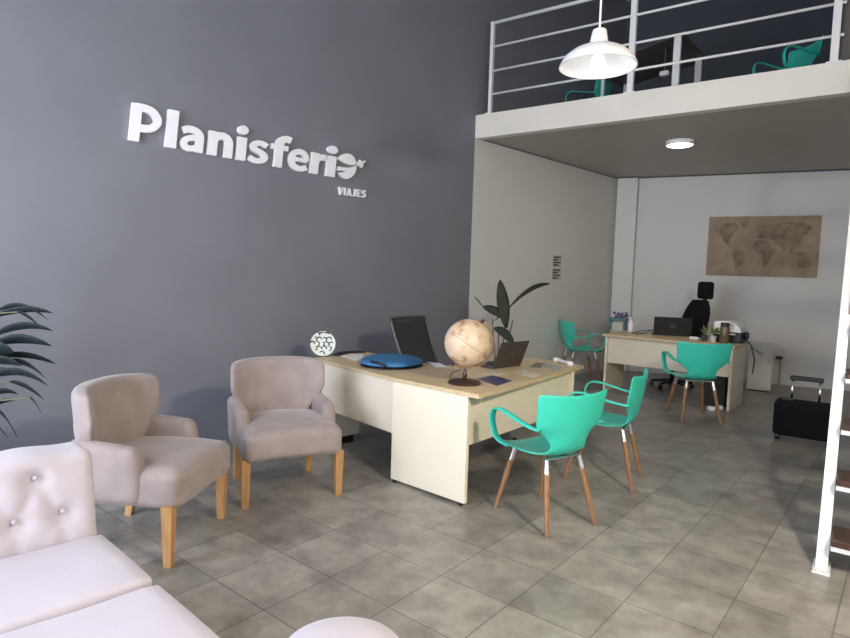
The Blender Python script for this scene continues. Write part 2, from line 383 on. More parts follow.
b2 = lambda zx: 536+.122*(zx-165)
x = 165
for ch, w in [('V', 50), ('I', 16), ('A', 50), ('J', 34), ('E', 38), ('S', 44)]:
    set_letter(ch, x, x+w, .075, depth=.02, name='small_letter', bl=b2, fn=EM, shear=.08); x += w+8

# ------------------------------------------------------------------ notices on the white wall
def notice(y0, y1, z0, z1, label, rows):
    t = thing('wall_notice', label, 'sign', (WX, (y0+y1)/2, (z0+z1)/2), 0, 'notices on the white wall')
    h = z1-z0; w = y1-y0
    MB().box((.004, 0, 0), (.006, w, h)).build('notice_panel', mat('notice_pale', (.50, .49, .46), .6), t)
    mb = MB()
    for i in range(rows):
        z = h/2-h*(i+.7)/(rows+.4); ww = w*(.86 if i % 2 == 0 else .62)
        mb.box((.0078, -(w*.9-ww)/2*(i % 2), z), (.0012, ww, h/(rows+.4)*.55))
    mb.build('printed_lines', mat('notice_ink', (.05, .05, .05), .6), t)
sa = on_x(552.5, 255, WX); sb = on_x(560, 280, WX); hm = (sa.z+sb.z)/2
notice(sa.y, sb.y, hm+.01, sa.z, 'upper of two small dark-lined notices on the white wall', 4)
notice(sa.y, sb.y, sb.z, hm-.01, 'lower of two small dark-lined notices on the white wall', 4)

# ------------------------------------------------------------------ world map
mc = [on_v(709, 217, K0, bd), on_v(821, 215.5, K0, bd), on_v(816.5, 278, K0, bd), on_v(706, 276, K0, bd)]
u0 = (mc[0]-K0).dot(bd); u1 = (mc[1]-K0).dot(bd); z0m, z1m = mc[2].z, mc[0].z
u0 = (u0+(mc[3]-K0).dot(bd))/2; u1 = (u1+(mc[2]-K0).dot(bd))/2
mapo = thing('world_map', 'tan antique world map on the white back wall', 'map', tuple(K0+bd*(u0+u1)/2+V((0, 0, (z0m+z1m)/2))), math.atan2(bd.y, bd.x))
W_, H_ = u1-u0, z1m-z0m
MB().box((0, -.015, 0), (W_, .024, H_)).build('map_panel', MAPM, mapo)
lands = {'a': [(.06, .80), (.14, .88), (.24, .90), (.29, .82), (.25, .72), (.21, .64), (.20, .56), (.22, .50), (.26, .45), (.23, .47), (.17, .54), (.13, .64), (.08, .70)],
 'g': [(.30, .90), (.36, .93), (.38, .84), (.33, .79)],
 's': [(.25, .46), (.31, .43), (.37, .34), (.34, .22), (.29, .10), (.27, .08), (.265, .25), (.235, .36)],
 'f': [(.44, .58), (.50, .61), (.57, .57), (.60, .47), (.63, .44), (.60, .34), (.57, .20), (.54, .14), (.52, .24), (.51, .38), (.45, .42), (.42, .48)],
 'e': [(.44, .64), (.47, .70), (.46, .78), (.51, .86), (.60, .86), (.72, .90), (.86, .88), (.94, .82), (.90, .74), (.86, .66), (.84, .56), (.79, .48), (.77, .38), (.74, .48), (.70, .42), (.67, .52), (.62, .50), (.60, .60), (.53, .62)],
 'o': [(.82, .28), (.87, .34), (.92, .30), (.95, .22), (.91, .13), (.84, .17)],
 'i': [(.78, .38), (.86, .36), (.90, .39), (.84, .42)]}
mb = MB()
for pts in lands.values(): mb.slab([((a-.5)*W_, -.027, (b-.5)*H_) for a, b in pts], (0, -.0012, 0))
mb.build('printed_continents', LANDM, mapo)

# ------------------------------------------------------------------ armchairs
def make_armchair(label):
    t = thing('armchair', label, 'armchair', group='taupe armchairs')
    def fs(p):
        q = p.copy(); q.z += .055*(1-(p.x/.36)**2)*(1-(p.y/.36)**2) if p.z > 0 else .02*(1-(p.y/.33)**2)
        if p.x > .2: q.x += .025*(1-(p.y/.34)**2)
        return q
    MB().soft((.045, 0, .375), (.59, .635, .19), .05, 14, fs).build('seat', VELVET, t, smooth=True)
    def fb(p):
        h = max(0, min(1, (p.z+.285)/.57)); t_ = max(0, min(1, (h-.28)/.42)); w = .74+.35*t_*t_*(3-2*t_); q = V((p.x, p.y*w, p.z))
        q.x += -.055*h+.13*(abs(p.y)/.3)**2.5*(.3+.7*t_); q.z += -.02*(abs(p.y)/.31)**3*h
        return q
    MB().soft((-.225, 0, .585), (.11, .60, .57), .042, 18, fb).build('backrest', VELVET, t, smooth=True)
    for sg in (-1, 1):
        def fa(p, sg=sg):
            h = (p.z+.165)/.33; q = p.copy(); q.z += -.018*(p.x/.24)*max(0, h); q.y += sg*.015*(h-.5)
            if p.x > .1: q.x += .02*math.sin(h*PI)-.03*h
            return q
        MB().soft((-.05, sg*.288, .452), (.39, .095, .31), .046, 12, fa).build('armrest', VELVET, t, smooth=True)
    for sx, sy in ((.285, 1), (.285, -1), (-.22, 1), (-.22, -1)):
        mb = MB(); b = .305 if sx > 0 else .26; k = 1 if sx > 0 else -1
        P = [[(sx+k*dx*.5+(0 if sx > 0 else -.04*(1-z/.3)), sy*b+dy*.5, z) for z in (0,)] for dx, dy in ()]
        top, bot = .028, .019; xo = 0 if sx > 0 else -.05
        a = [(sx+xo+i*bot, sy*b+j*bot, 0) for i, j in ((-1, -1), (1, -1), (1, 1), (-1, 1))]; c = [(sx+i*top, sy*b+j*top, .31) for i, j in ((-1, -1), (1, -1), (1, 1), (-1, 1))]
        va = [mb.bm.verts.new(p) for p in a]; vc = [mb.bm.verts.new(p) for p in c]
        mb.bm.faces.new(va[::-1]); mb.bm.faces.new(vc)
        for i in range(4): mb.bm.faces.new((va[i], va[(i+1) % 4], vc[(i+1) % 4], vc[i]))
        mb.build('leg', OAKLEG, t)
    return t
ac = make_armchair('taupe velvet armchair by the desk, facing the camera')
f2 = V((.95, -.32, 0)).normalized(); c2 = V((-3.242, 2.155, 0))-f2*.285; ac.location = c2; ac.rotation_euler.z = math.atan2(f2.y, f2.x)
ac2 = copy_tree(ac); ac2['label'] = 'taupe velvet armchair beside the tufted sofa, seen from its side'
f1 = V((.78, .63, 0)).normalized(); c1 = V((-3.106, 1.45, 0))-f1*.285; ac2.location = c1; ac2.rotation_euler.z = math.atan2(f1.y, f1.x)

# ------------------------------------------------------------------ sofa
so = thing('sofa', 'pale button-tufted sofa with flat seat at the lower left', 'sofa', (-2.075, -.225, 0), math.radians(1.5))
YE = .775; L_ = 1.75; yc = YE-L_/2+.25
btn = []
for row, z in enumerate((.535, .68)):
    for k in range(9):
        y = YE-.125-.16*k-(.08 if row else 0)
        if row == 1: y += .155
        if y > YE-.06: continue
        btn.append((y+.25, z))
def fback(p):
    q = p.copy()
    if p.x > 0:
        y, z = p.y+yc, p.z+.555
        d = 0
        for by, bz in btn:
            r2 = ((y-by)**2+(z-bz)**2); d = max(d, .030*math.exp(-r2/.0016))
            for sg in (-1, 1):
                if by+sg*.08 > YE+.25-.05: continue
                t = max(0, min(1, ((y-by)*sg*.08+(z-bz)*(.145 if bz < .6 else -.145))/(.08**2+.145**2))); e2 = (y-by-sg*.08*t)**2+(z-bz-(.145 if bz < .6 else -.145)*t)**2
                d = max(d, .013*math.exp(-e2/.00035))
            if bz < .6: d = max(d, .010*math.exp(-(y-by)**2/.0003) if z < bz else 0)
        q.x -= d
    q.x += -.16*(p.z+.25)
    if p.z > .1: q.z += .006*math.cos((p.y)*2*PI/.32)
    return q
back = MB(); back.soft((-.53, yc, .54), (.20, L_, .44), .05, 90, fback); bk = back.build('backrest', SOFAM, so, smooth=True)
for by, bz in btn:
    px = -.53+.10-.022-.16*(bz-.555+.25-.01)
    MB().lathe([(0, .003), (.007, .002), (.010, -.002), (.010, -.006)], 14).build('button', SOFAM, bk, smooth=True)
    o = bk.children[-1]; o.matrix_local = Matrix.Translation((px+.008, by, bz)) @ Matrix.Rotation(PI/2-.15, 4, 'Y')
def fseat(p):
    q = p.copy(); q.z += .012*(1-(2*p.y/L_)**2)+.004*math.sin(p.y*9+p.x*5) if p.z > 0 else 0
    return q
MB().soft((-.19, yc, .345), (.50, L_, .17), .025, 22, fseat).build('seat_cushion', SOFAM, so, smooth=True)
MB().soft((.33, yc+.01, .335), (.54, L_, .16), .03, 22, fseat).build('seat_cushion', SOFAM, so, smooth=True)
MB().box((.05, yc, .2), (1.0, L_-.06, .12), .01).build('base', SOFAM, so)
for sx in (-.38, .5):
    for sy in (-1, 1): MB().lathe([(0, 0), (.018, 0), (.026, .15), (0, .15)], 14, (sx, yc+sy*(L_/2-.12), 0)).build('leg', BLACK, so)
# pouf
pc = on_z(343, 608, .44)
pd = V((pc.x, pc.y, 0)).normalized(); pcen = V((pc.x, pc.y, 0))-pd*.18
po = thing('pouf', 'pale rounded pouf at the bottom edge of the picture', 'pouf', tuple(pcen))
MB().lathe([(0, .06), (.17, .06), (.205, .085), (.215, .16), (.217, .30), (.208, .37), (.175, .415), (.10, .437), (0, .443)], 40).build('cushion', SOFAM, po, smooth=True)
MB().lathe([(0, 0), (.16, 0), (.165, .06), (0, .06)], 30).build('base', BLACK, po)

# ------------------------------------------------------------------ desk with side return
DZ = .755
desk = thing('desk', 'large L-shaped cream desk with oak top beside the grey wall', 'desk', (-3.2, 3.4, 0))
A = on_z(480, 394.5, DZ); Fc = on_z(583, 366.0, DZ)+V((-.01, .03, 0))
top = [(A.x, A.y-.01), (Fc.x, Fc.y), (-3.14, 4.68), (-3.27, 3.57), (-4.34, 3.62), (-4.22, 2.985), (-3.1, 2.885)]
o = MB().prism(top, DZ-.028, DZ).build('desktop', WOODTOP, desk); place(o, desk)
def wall_panel(name, p, q, th, z0, z1, m_, root, bev=.002):
    p, q = V((*p, 0)), V((*q, 0)); d = (q-p); L = d.length; a = math.atan2(d.y, d.x); n = V((-d.y, d.x, 0))/L
    c = (p+q)/2+n*th/2
    return place(MB().box((c.x, c.y, (z0+z1)/2), (L, th, z1-z0), bev, 1, rz=a).build(name, m_, root), root)
zt = DZ-.028
wall_panel('side_panel', (-3.105, 2.887), (-2.432, 2.918), .03, .02, zt, PANEL, desk)
wall_panel('side_panel', (-3.22, 4.50), (-2.56, 4.41), .03, .02, zt, PANEL, desk)
wall_panel('modesty_panel', (-2.47, 2.95), (-2.595, 4.41), .02, .385, zt, PANEL, desk)
wall_panel('return_panel', (-4.20, 3.0), (-3.11, 2.905), .02, .345, zt, PANEL, desk)
for x_, y_ in ((-3.07, 2.895), (-2.47, 2.93), (-3.18, 4.51), (-2.61, 4.43)):
    place(MB().lathe([(0, 0), (.016, 0), (.016, .02), (0, .02)], 12, (x_, y_, 0)).build('foot', BLACK, desk), desk)
# pedestal
pe = thing('drawer_pedestal', 'pale drawer unit on dark plinth under the desk return', 'drawer unit', (-4.17, 3.22, 0), math.radians(-2))
MB().box((0, 0, .345), (.24, .30, .55), .004, 1).build('body', PANELD, pe)
for i in range(3):
    dr = MB().box((0, .156, .16+.185*i), (.22, .014, .17), .003, 1).build('drawer', PANELD, pe)
    MB().box((0, .17, .16+.185*i), (.12, .014, .012), .003, 1).build('handle', CHROME, dr)
MB().box((0, 0, .035), (.18, .22, .07)).build('plinth', BLACK, pe)

# ------------------------------------------------------------------ things on the desk
pp = on_z(322.5, 356.5, DZ)
plate = thing('decorative_plate', 'white round plate with black brush strokes standing on the desk', 'plate', (pp.x, pp.y, DZ), math.atan2(-pp.y, -pp.x)+.1)
TT = Matrix.Translation((0, 0, .112)) @ Matrix.Rotation(math.radians(-10), 4, 'Y') @ Matrix.Rotation(PI/2, 4, 'Y')
mb = MB(); mb.T = TT; mb.lathe([(0, .0), (.06, .0), (.100, .014), (.108, .016), (.108, .010), (.062, -.010), (0, -.010)], 40); mb.build('plate_body', PLATEM, plate, smooth=True, auto=40)
mb = MB(); mb.T = TT; rg = random.Random(3)
for i in range(5):
    for j in range(5):
        a0, b0 = -.082+.041*i+rg.uniform(-.006, .006), -.082+.041*j+(.02 if i % 2 else 0)
        if math.hypot(a0, b0) > .092: continue
        rot = rg.uniform(-.9, .9); ln = rg.uniform(1.8, 3.2); pts = [(a0-.018*math.cos(ln*k/7-.4+rot), b0+.021*math.sin(ln*k/7-.4+rot)-.008, .0) for k in range(8)]
        mb.tube([(x_, y_, .0025+max(0, (math.hypot(x_, y_)-.06)*.4)) for x_, y_, _ in pts], 1, 6, wide=((0, 0, 1), .0018, .0056))
mb.build('brush_pattern', BRUSH, plate)
mb = MB(); mb.box((-.035, 0, .006), (.09, .07, .012), .003, 1); mb.box((-.03, 0, .05), (.008, .05, .09), .002, 1); mb.build('plate_stand', BLACK, plate)
def flat(name, pts, th, m_, label, cat, group=None, z=DZ):
    q = [on_z(*p, z) for p in pts]; c = sum(q, V())/len(q)
    o = MB().prism([(v.x-c.x, v.y-c.y) for v in q], 0, th).build(name, m_); o.location = (c.x, c.y, z); return tag(o, label, cat, group)
flat('folder', [(332, 356), (340, 352.8), (356, 351.7), (366, 352.7), (349, 353.4), (338, 356.3)], .012, BLACK, 'black flat folder near the desk back edge, beside the plate', 'folder')
flat('paper_sheet', [(341, 355.8), (351, 354.4), (364, 354.4), (363, 357.5), (356.5, 361)], .004, PAPER, 'white sheets of paper left of the blue bag', 'paper')
flat('paper_sheet', [(427, 362), (440, 363.5), (448, 367), (436, 367)], .002, PAPER, 'small white paper behind the globe', 'paper')
# blue sleeve
q = [on_z(*p, DZ) for p in [(358, 366), (364, 362), (376, 359.5), (396, 359.5), (412, 361), (424, 365), (423, 367.5), (402, 371), (380, 370), (366, 368.5)]]
c = sum(q, V())/len(q)
bag = thing('laptop_bag', 'blue laptop sleeve with black trim lying on the desk', 'bag', (c.x, c.y, DZ))
def puff(q, c, h0, h1, sc):
    mb = MB(); rings = []
    for s_, h in ((sc, h0), (sc*1.01, (h0*2+h1)/3), (sc*.97, h1*.85), (sc*.8, h1), (.4*sc, h1*1.1)):
        rings.append([mb.bm.verts.new(((v.x-c.x)*s_, (v.y-c.y)*s_, h)) for v in q])
    for a, b in zip(rings, rings[1:]):
        for k in range(len(q)): mb.bm.faces.new((a[k], a[(k+1) % len(q)], b[(k+1) % len(q)], b[k]))
    mb.bm.faces.new(rings[0][::-1]); mb.bm.faces.new(rings[-1]); return mb
puff(q, c, .012, .062, 1.).build('sleeve', BLUE, bag, smooth=True, subs=2)
puff(q, c, 0, .018, 1.012).build('trim', BLACK, bag, smooth=True, subs=1)
ha = on_z(372, 368, DZ)-c; hb = on_z(385, 370.5, DZ)-c; n_ = V((.35, -.94, 0)).normalized()
MB().tube([(ha.x, ha.y, .025), (ha.x+n_.x*.02, ha.y+n_.y*.02, .05), ((ha.x+hb.x)/2+n_.x*.03, (ha.y+hb.y)/2+n_.y*.03, .055), (hb.x+n_.x*.02, hb.y+n_.y*.02, .045), (hb.x, hb.y, .02)], .011, 8).build('handle', BLACK, bag, smooth=True)
# globe
gb = on_z(464.5, 383.5, DZ)
gl = thing('globe', 'antique cream globe on dark wooden stand on the desk', 'globe', (gb.x, gb.y, DZ))
MB().lathe([(0, 0), (.112, 0), (.115, .008), (.105, .02), (.05, .026), (.022, .03), (.012, .045), (.018, .06), (.016, .07), (.01, .08), (.01, .105), (0, .105)], 36).build('base', BASEW, gl, smooth=True, auto=50)
gr = .163; gc = V((.015*rt.x, .015*rt.y, .283))
TG = Matrix.Translation(gc) @ Matrix.Rotation(math.radians(32), 4, fw)
mb = MB(); mb.T = TG; mb.lathe([(gr*math.sin(PI*i/32), -gr*math.cos(PI*i/32)) for i in range(33)], 48); mb.build('sphere', GLOBEM, gl, smooth=True)
mb = MB(); mb.T = TG; mb.tube([(gr*math.cos(2*PI*i/60), gr*math.sin(2*PI*i/60), 0) for i in range(60)], .0014, 6, closed=True); mb.build('equator_line', LANDM, gl)
ax = TG.to_3x3() @ V((0, 0, 1)); sd = TG.to_3x3() @ rt; nrm = ax.cross(sd)
pts = [gc+(-ax*math.cos(PI*i/30)+sd*math.sin(PI*i/30))*(gr+.013) for i in range(31)]
MB().tube(pts, 1, 8, wide=(nrm, .011, .005)).build('meridian_arc', WOODR, gl, smooth=True)
for sg in (-1, 1): MB().tube([gc+ax*sg*(gr-.002), gc+ax*sg*(gr+.028)], .011, 10).build('axis_knob', BASEW, gl)
cb = [(-.10, -.02, .004), (-.14, .0, .02), (-.16, .05, .05), (-.12, .09, .07), (-.08, .05, .09)]
MB().tube([V(p) for p in cb], .003, 6).build('cord', BLACK, gl, smooth=True)
# laptop with its back to the camera
def laptop(label, hinge0, hinge1, z, depth, lid, tilt, back_dir, mbase, mlid):
    h0, h1 = V((*hinge0, 0)), V((*hinge1, 0)); d = h1-h0; w = d.length; d.normalize(); n = V((-d.y, d.x, 0))
    if n.dot(V((*back_dir, 0))) < 0: n = -n                      # n points from the hinge over the keyboard
    t = thing('laptop', label, 'laptop', (*((h0+h1)/2).xy, z))
    M_ = Matrix((d, n, V((0, 0, 1)))).transposed().to_4x4()
    mb = MB(); mb.T = M_; mb.box((0, depth/2, .010), (w, depth, .018), .004, 2); b = mb.build('base', mbase, t)
    mb = MB(); mb.T = M_
    for i in range(12):
        for j in range(5): mb.box((-w*.42+w*.84*(i+.5)/12, depth*.15+depth*.42*(j+.5)/5, .0195), (w*.058, depth*.065, .002))
    mb.build('keyboard', BLACK, b)
    R_ = M_ @ Matrix.Translation((0, 0, .014)) @ Matrix.Rotation(math.radians(tilt), 4, 'X')
    mb = MB(); mb.T = R_; mb.box((0, 0, lid/2), (w, .008, lid), .003, 1); l_ = mb.build('lid', mlid, t)
    mb = MB(); mb.T = R_; mb.box((0, .0045, lid/2+.005), (w*.92, .001, lid*.84)); mb.build('screen', BLACK, l_)
    mb = MB(); mb.T = R_; mb.box((0, -.0045, lid*.5), (w*.16, .001, lid*.14)); mb.build('badge', GREYM, l_)
    return t
laptop('dark grey open laptop on the desk, its lid towards the teal chairs', (-2.925, 3.80), (-2.90, 4.15), DZ, .235, .225, 22, (-1, 0), DGREY, DGREY)
BR = 'brochures on the main desk'
flat('brochure', [(478, 379), (492, 375.5), (512, 381), (497, 386)], .004, PURPLE, 'violet brochure lying beside the globe base', 'brochure', BR)
flat('brochure', [(484, 374), (498, 370.5), (508, 373.5), (494, 376)], .003, TAN, 'tan brochure in front of the laptop base', 'brochure', BR)
flat('brochure', [(515, 373), (524, 370), (541, 375), (533, 377.5)], .003, TAN, 'tan brochure between laptop and desk front edge', 'brochure', BR)
flat('brochure', [(529, 367), (536, 362.8), (546, 364), (541, 368)], .003, BROWNJ, 'small brown brochure behind the grey-green one', 'brochure', BR)
flat('brochure', [(540, 366), (548, 363.5), (562, 367), (555, 370.5)], .004, GREENP, 'grey-green brochure near the white telephone', 'brochure', BR)
pa = on_z(555, 361.5, DZ); pb = on_z(571, 366, DZ); pm = (pa+pb)/2; pdv = pb-pa
ph = thing('telephone_handset', 'white telephone handset at the far desk end', 'telephone', (pm.x, pm.y, DZ), math.atan2(pdv.y, pdv.x))
L = min(.26, pdv.length)
MB().soft((0, 0, .022), (L*.8, .03, .022), .01, 8).build('grip', PAPER, ph, smooth=True)
for sg in (-1, 1): MB().soft((sg*L*.42, 0, .019), (.055, .045, .038), .014, 8).build('ear_piece', PAPER, ph, smooth=True)

# ------------------------------------------------------------------ teal chairs
def make_teal(label):
    t = thing('teal_armchair', label, 'chair', group='teal plastic armchairs')
    prof = [(.235, .425, .17), (.225, .443, .205), (.16, .452, .235), (.04, .442, .235), (-.08, .437, .205), (-.16, .447, .165), (-.205, .485, .14), (-.222, .535, .145), (-.232, .585, .20), (-.243, .635, .272), (-.255, .70, .268), (-.265, .78, .275), (-.275, .845, .288)]
    P = []
    for i, (x_, z_, w_) in enumerate(prof):
        row = []
        for k in range(11):
            u = -1+.2*k
            if i <= 5: p = (x_, u*w_, z_+.022*u*u-.008)
            else: p = (x_+.06*u*u*min(1, (i-5)/3), u*w_, z_-(.02*(1-u*u) if i == 12 else 0)+.01*u*u*(i < 7))
            row.append(p)
        P.append(row)
    MB().grid(P).build('shell', TEAL, t, smooth=True, solid=.010, subs=1)
    for sg in (-1, 1):
        pts = [(-.20, .245, .625), (-.15, .258, .628), (-.05, .266, .645), (.05, .269, .668), (.13, .27, .682), (.19, .268, .672), (.222, .264, .63), (.225, .258, .57), (.205, .250, .505), (.165, .238, .472), (.10, .222, .455)]
        c = [V((a, sg*b, z)) for a, b, z in pts]; fine = []
        for i in range(len(c)-1):                                      # Catmull-Rom
            p0, p1, p2, p3 = c[max(i-1, 0)], c[i], c[i+1], c[min(i+2, len(c)-1)]
            for k in range(4):
                s_ = k/4; fine.append(.5*((2*p1)+(-p0+p2)*s_+(2*p0-5*p1+4*p2-p3)*s_*s_+(-p0+3*p1-3*p2+p3)*s_**3))
        fine.append(c[-1])
        MB().tube(fine, 1, 10, wide=((0, 1, 0), .025, .008)).build('armrest', TEAL, t, smooth=True)
    for sx in (1, -1):
        for sy in (1, -1):
            tp = V((sx*.145, sy*.13, .425)); bt = V((sx*.245, sy*.195, 0)); d = (bt-tp)
            lg = MB().tube([tp+d*.18, tp+d*.5, bt], [.0185, .018, .0115], 14).build('leg', WALNUT, t, smooth=True, auto=40)
            MB().tube([tp, tp+d*.2], [.015, .0195], 14).build('ferrule', CHROME, lg, smooth=True, auto=40)
    mb = MB()
    for sx in (1, -1): mb.box((sx*.145, 0, .424), (.03, .29, .012), .003, 1)
    mb.box((0, 0, .424), (.30, .05, .012), .003, 1)
    mb.build('seat_bracket', CHROME, t)
    return t
tc = make_teal('teal plastic armchair nearest the camera, at the desk corner')
tc.location = (-2.005, 3.19, 0); tc.rotation_euler.z = math.radians(165)
def teal(x_, y_, deg, label, z=0):
    c = copy_tree(tc); c.location = (x_, y_, z); c.rotation_euler.z = math.radians(deg); c['label'] = label; return c
teal(-2.11, 4.16, 196, 'teal plastic armchair behind the nearest one, at the desk end')
teal(-2.43, 6.80, 130, 'teal plastic armchair pulled up to the far desk, seen from behind').scale = (1.04, 1.04, 1.04)
teal(-4.42, 7.82, 50, 'teal plastic armchair standing against the white wall').scale = (1.07, 1.07, 1.07)

# ------------------------------------------------------------------ office chairs
def office_chair(label, x_, y_, deg, zs, back, head=False, m_=MESHF, lean=.12):
    t = thing('office_chair', label, 'chair', (x_, y_, 0), math.radians(deg), 'black office chairs')
    MB().soft((.02, 0, zs), (.48, .48, .08), .035, 8).build('seat', m_, t, smooth=True)
    w, z0, z1 = back
    P = []
    for i in range(9):
        h = i/8; z = z0+(z1-z0)*h; ww = w*(.92+.08*h) if not head else w*(1-.45*h**5)
        P.append([(-.22-lean*h*(z1-z0)/.5+.03*u*u-.02*math.sin(h*PI), u*ww/2, z) for u in (-1, -.6, -.2, .2, .6, 1)])
    b = MB().grid(P).build('backrest', m_, t, smooth=True, solid=.03, subs=1)
    edge = [r[0] for r in P]+[V(p) for p in P[-1][1:]]+[r[-1] for r in P[::-1]][1:]
    MB().tube([V(e)+V((.0, 0, 0)) for e in edge], .013, 8).build('back_frame', GREYM if not head else m_, b, smooth=True)
    if head:
        hx = -.22-lean*(z1-z0)/.5-.03
        MB().soft((hx-.03, 0, z1+.15), (.09, .26, .25), .04, 8, lambda p: V((p.x+.5*p.y*p.y, p.y, p.z))).build('headrest', m_, t, smooth=True)
        MB().box((hx-.02, 0, z1+.03), (.025, .07, .16), .005, 1).build('headrest_stem', BLACK, t)
    MB().tube([(-.05, 0, zs-.06), (-.24, 0, zs+.0), (-.25-lean*.5, 0, (z0+z1)/2)], .022, 8).build('back_support', BLACK, t, smooth=True)
    MB().tube([(0, 0, .1), (0, 0, zs-.03)], .028, 14).build('column', BLACK, t, smooth=True)
    mb = MB()
    for k in range(5):
        a = 2*PI*k/5+.3; mb.tube([(0, 0, .11), (.28*math.cos(a), .28*math.sin(a), .075)], [.03, .018], 8)
    mb.build('star_base', BLACK, t, smooth=True)
    for k in range(5):
        a = 2*PI*k/5+.3; c, s_ = math.cos(a), math.sin(a)
        mb = MB(); mb.tube([(.28*c-.022*s_, .28*s_+.022*c, .03), (.28*c+.022*s_, .28*s_-.022*c, .03)], .03, 16); mb.tube([(.28*c, .28*s_, .04), (.28*c, .28*s_, .08)], .008, 6)
        mb.build('caster', BASEW, t, smooth=True, auto=50)
    return t
office_chair('black high-backed office chair behind the L-shaped desk', -3.62, 3.97, 8, .47, (.53, .60, 1.09), lean=.22)

# ------------------------------------------------------------------ far desk
FZ = .78
fa = V((-3.845, 7.34, 0)); fdv = V((math.cos(math.radians(4)), math.sin(math.radians(4)), 0)); fn = V((-fdv.y, fdv.x, 0)); FL = 1.61
fd = thing('far_desk', 'cream desk with oak top standing in front of the back wall', 'desk', tuple(fa), math.radians(4))
MB().box((FL/2, .36, FZ-.016), (FL, .72, .032), .002, 1).build('desktop', WOODTOP, fd)
MB().box((.04, .36, (FZ-.03)/2+.0), (.03, .62, FZ-.034), .002, 1).build('side_panel', PANEL, fd)
MB().box((FL-.04, .36, (FZ-.03)/2), (.03, .62, FZ-.034), .002, 1).build('side_panel', PANEL, fd)
MB().box((FL/2, .10, .57), (FL-.11, .02, .352), .002, 1).build('modesty_panel', PANEL, fd)
def fdp(u, v, z=FZ): return fa+fdv*u+fn*v+V((0, 0, z))
def fpx(px, py): return on_z(px, py, FZ)
cbx = on_z(756, 391, 0)
cab = thing('side_cabinet', 'white low cabinet behind the far desk end, by the back wall', 'cabinet', (cbx.x-.02, cbx.y+.18, 0), math.radians(15))
MB().box((0, 0, .34), (.30, .40, .64), .004, 1).build('body', WHITE, cab)
dd = MB().box((0, -.208, .35), (.28, .014, .58), .003, 1).build('door', WHITE, cab); MB().box((.11, -.221, .45), (.012, .012, .10), .003, 1).build('handle', CHROME, dd)
MB().box((0, 0, .01), (.26, .36, .02)).build('plinth', BLACK, cab)
# laptop on far desk (lid back to camera)
lh0 = fdp(.52, .40); lh1 = fdp(.92, .40)
la = on_z(653, 335, FZ); lb = on_z(691, 337, FZ)
laptop('black open laptop on the far desk', (la.x, la.y), (lb.x, lb.y), FZ, .25, .24, 10, (fn.x, fn.y), BLACK, BLACK)
# tall black chair with headrest
oc = fdp(.58, 1.12, 0)
office_chair('black office chair with headrest behind the far desk', oc.x, oc.y, 243, .50, (.50, .60, 1.24), True, BLACKF, .17)
# organiser with flowers
oz = fpx(618, 330)
og = thing('desk_organizer', 'petrol blue organiser holding purple flowers on the far desk', 'organizer', (oz.x, oz.y, FZ), math.radians(10))
mb = MB(); mb.box((-.10, 0, .075), (.03, .11, .15), .006, 2); mb.box((.10, 0, .075), (.03, .11, .15), .006, 2); mb.box((0, 0, .155), (.25, .12, .05), .012, 2); mb.build('organizer_frame', TEALD, og)
MB().box((0, .0, .055), (.165, .09, .11), .004, 1).build('note_block', mat('cream_block', (.55, .52, .42), .7), og)
rg = random.Random(5); mb = MB()
for i in range(12):
    x_, y_, z_ = rg.uniform(-.07, .11), rg.uniform(-.04, .04), rg.uniform(.19, .25)
    mb.soft((x_, y_, z_), (.045, .04, .035), .015, 4)
mb.build('flowers', PURF, og, smooth=True)
mb = MB()
for i in range(8): mb.tube([(rg.uniform(-.05, .08), rg.uniform(-.03, .03), .17), (rg.uniform(-.07, .1), rg.uniform(-.04, .04), .22)], .003, 5)
mb.build('stems', STEMM, og)
bt = fpx(630.5, 331.5)
bo = thing('small_bottle', 'small clear white bottle beside the petrol organiser', 'bottle', (bt.x, bt.y, FZ))
MB().lathe([(0, 0), (.03, 0), (.032, .01), (.032, .12), (.014, .15), (.014, .175), (0, .175)], 18).build('bottle_body', WSIGN, bo, smooth=True, auto=50); MB().lathe([(.0, .17), (.017, .17), (.017, .2), (0, .2)], 16).build('cap', CHROME, bo)
p = [fpx(632, 334), fpx(640, 331.5), fpx(648, 331), fpx(653, 330.5), fpx(645, 333.5), fpx(636, 334.5)]
tag(MB().tube([v+V((0, 0, .006)) for v in p], .006, 6).build('cable', BLACK, smooth=True), 'black cable lying on the far desk by the laptop', 'cable')
mz = fpx(694, 339.5)
mo = tag(MB().soft((0, 0, .018), (.11, .065, .036), .016, 8).build('computer_mouse', PAPER, smooth=True), 'white computer mouse on the far desk', 'mouse'); mo.location = (mz.x, mz.y, FZ); mo.rotation_euler.z = .2
# little potted plants, jar, printer
def small_plant(px, py, s_, label, seed, pot):
    q = fpx(px, py); t = thing('small_potted_plant', label, 'plant', (q.x, q.y, FZ), 0, 'small plants on the far desk')
    MB().lathe([(0, 0), (.035*s_, 0), (.048*s_, .09*s_), (.042*s_, .09*s_), (.04*s_, .08*s_), (0, .08*s_)], 18).build('pot', pot, t, smooth=True, auto=40)
    mb = MB(); rg = random.Random(seed)
    for i in range(16):
        a = rg.uniform(0, 2*PI); r = rg.uniform(.03, .085)*s_; h = rg.uniform(.13, .24)*s_
        mb.leaf((0, 0, .075*s_), (r*math.cos(a), r*math.sin(a), h), .02, .016*s_, (-math.sin(a), math.cos(a), 0), 5)
    mb.build('foliage', YGREEN, t, smooth=True, solid=.001)
small_plant(704, 341, .85, 'leftmost small green plant on the far desk', 1, POTM)
small_plant(713, 342, .85, 'small yellow-green plant next to the brown jar', 2, POTW)
jz = fpx(724, 343.2)
ja = thing('brown_jar', 'tall brown glass jar left of the printer', 'jar', (jz.x, jz.y, FZ))
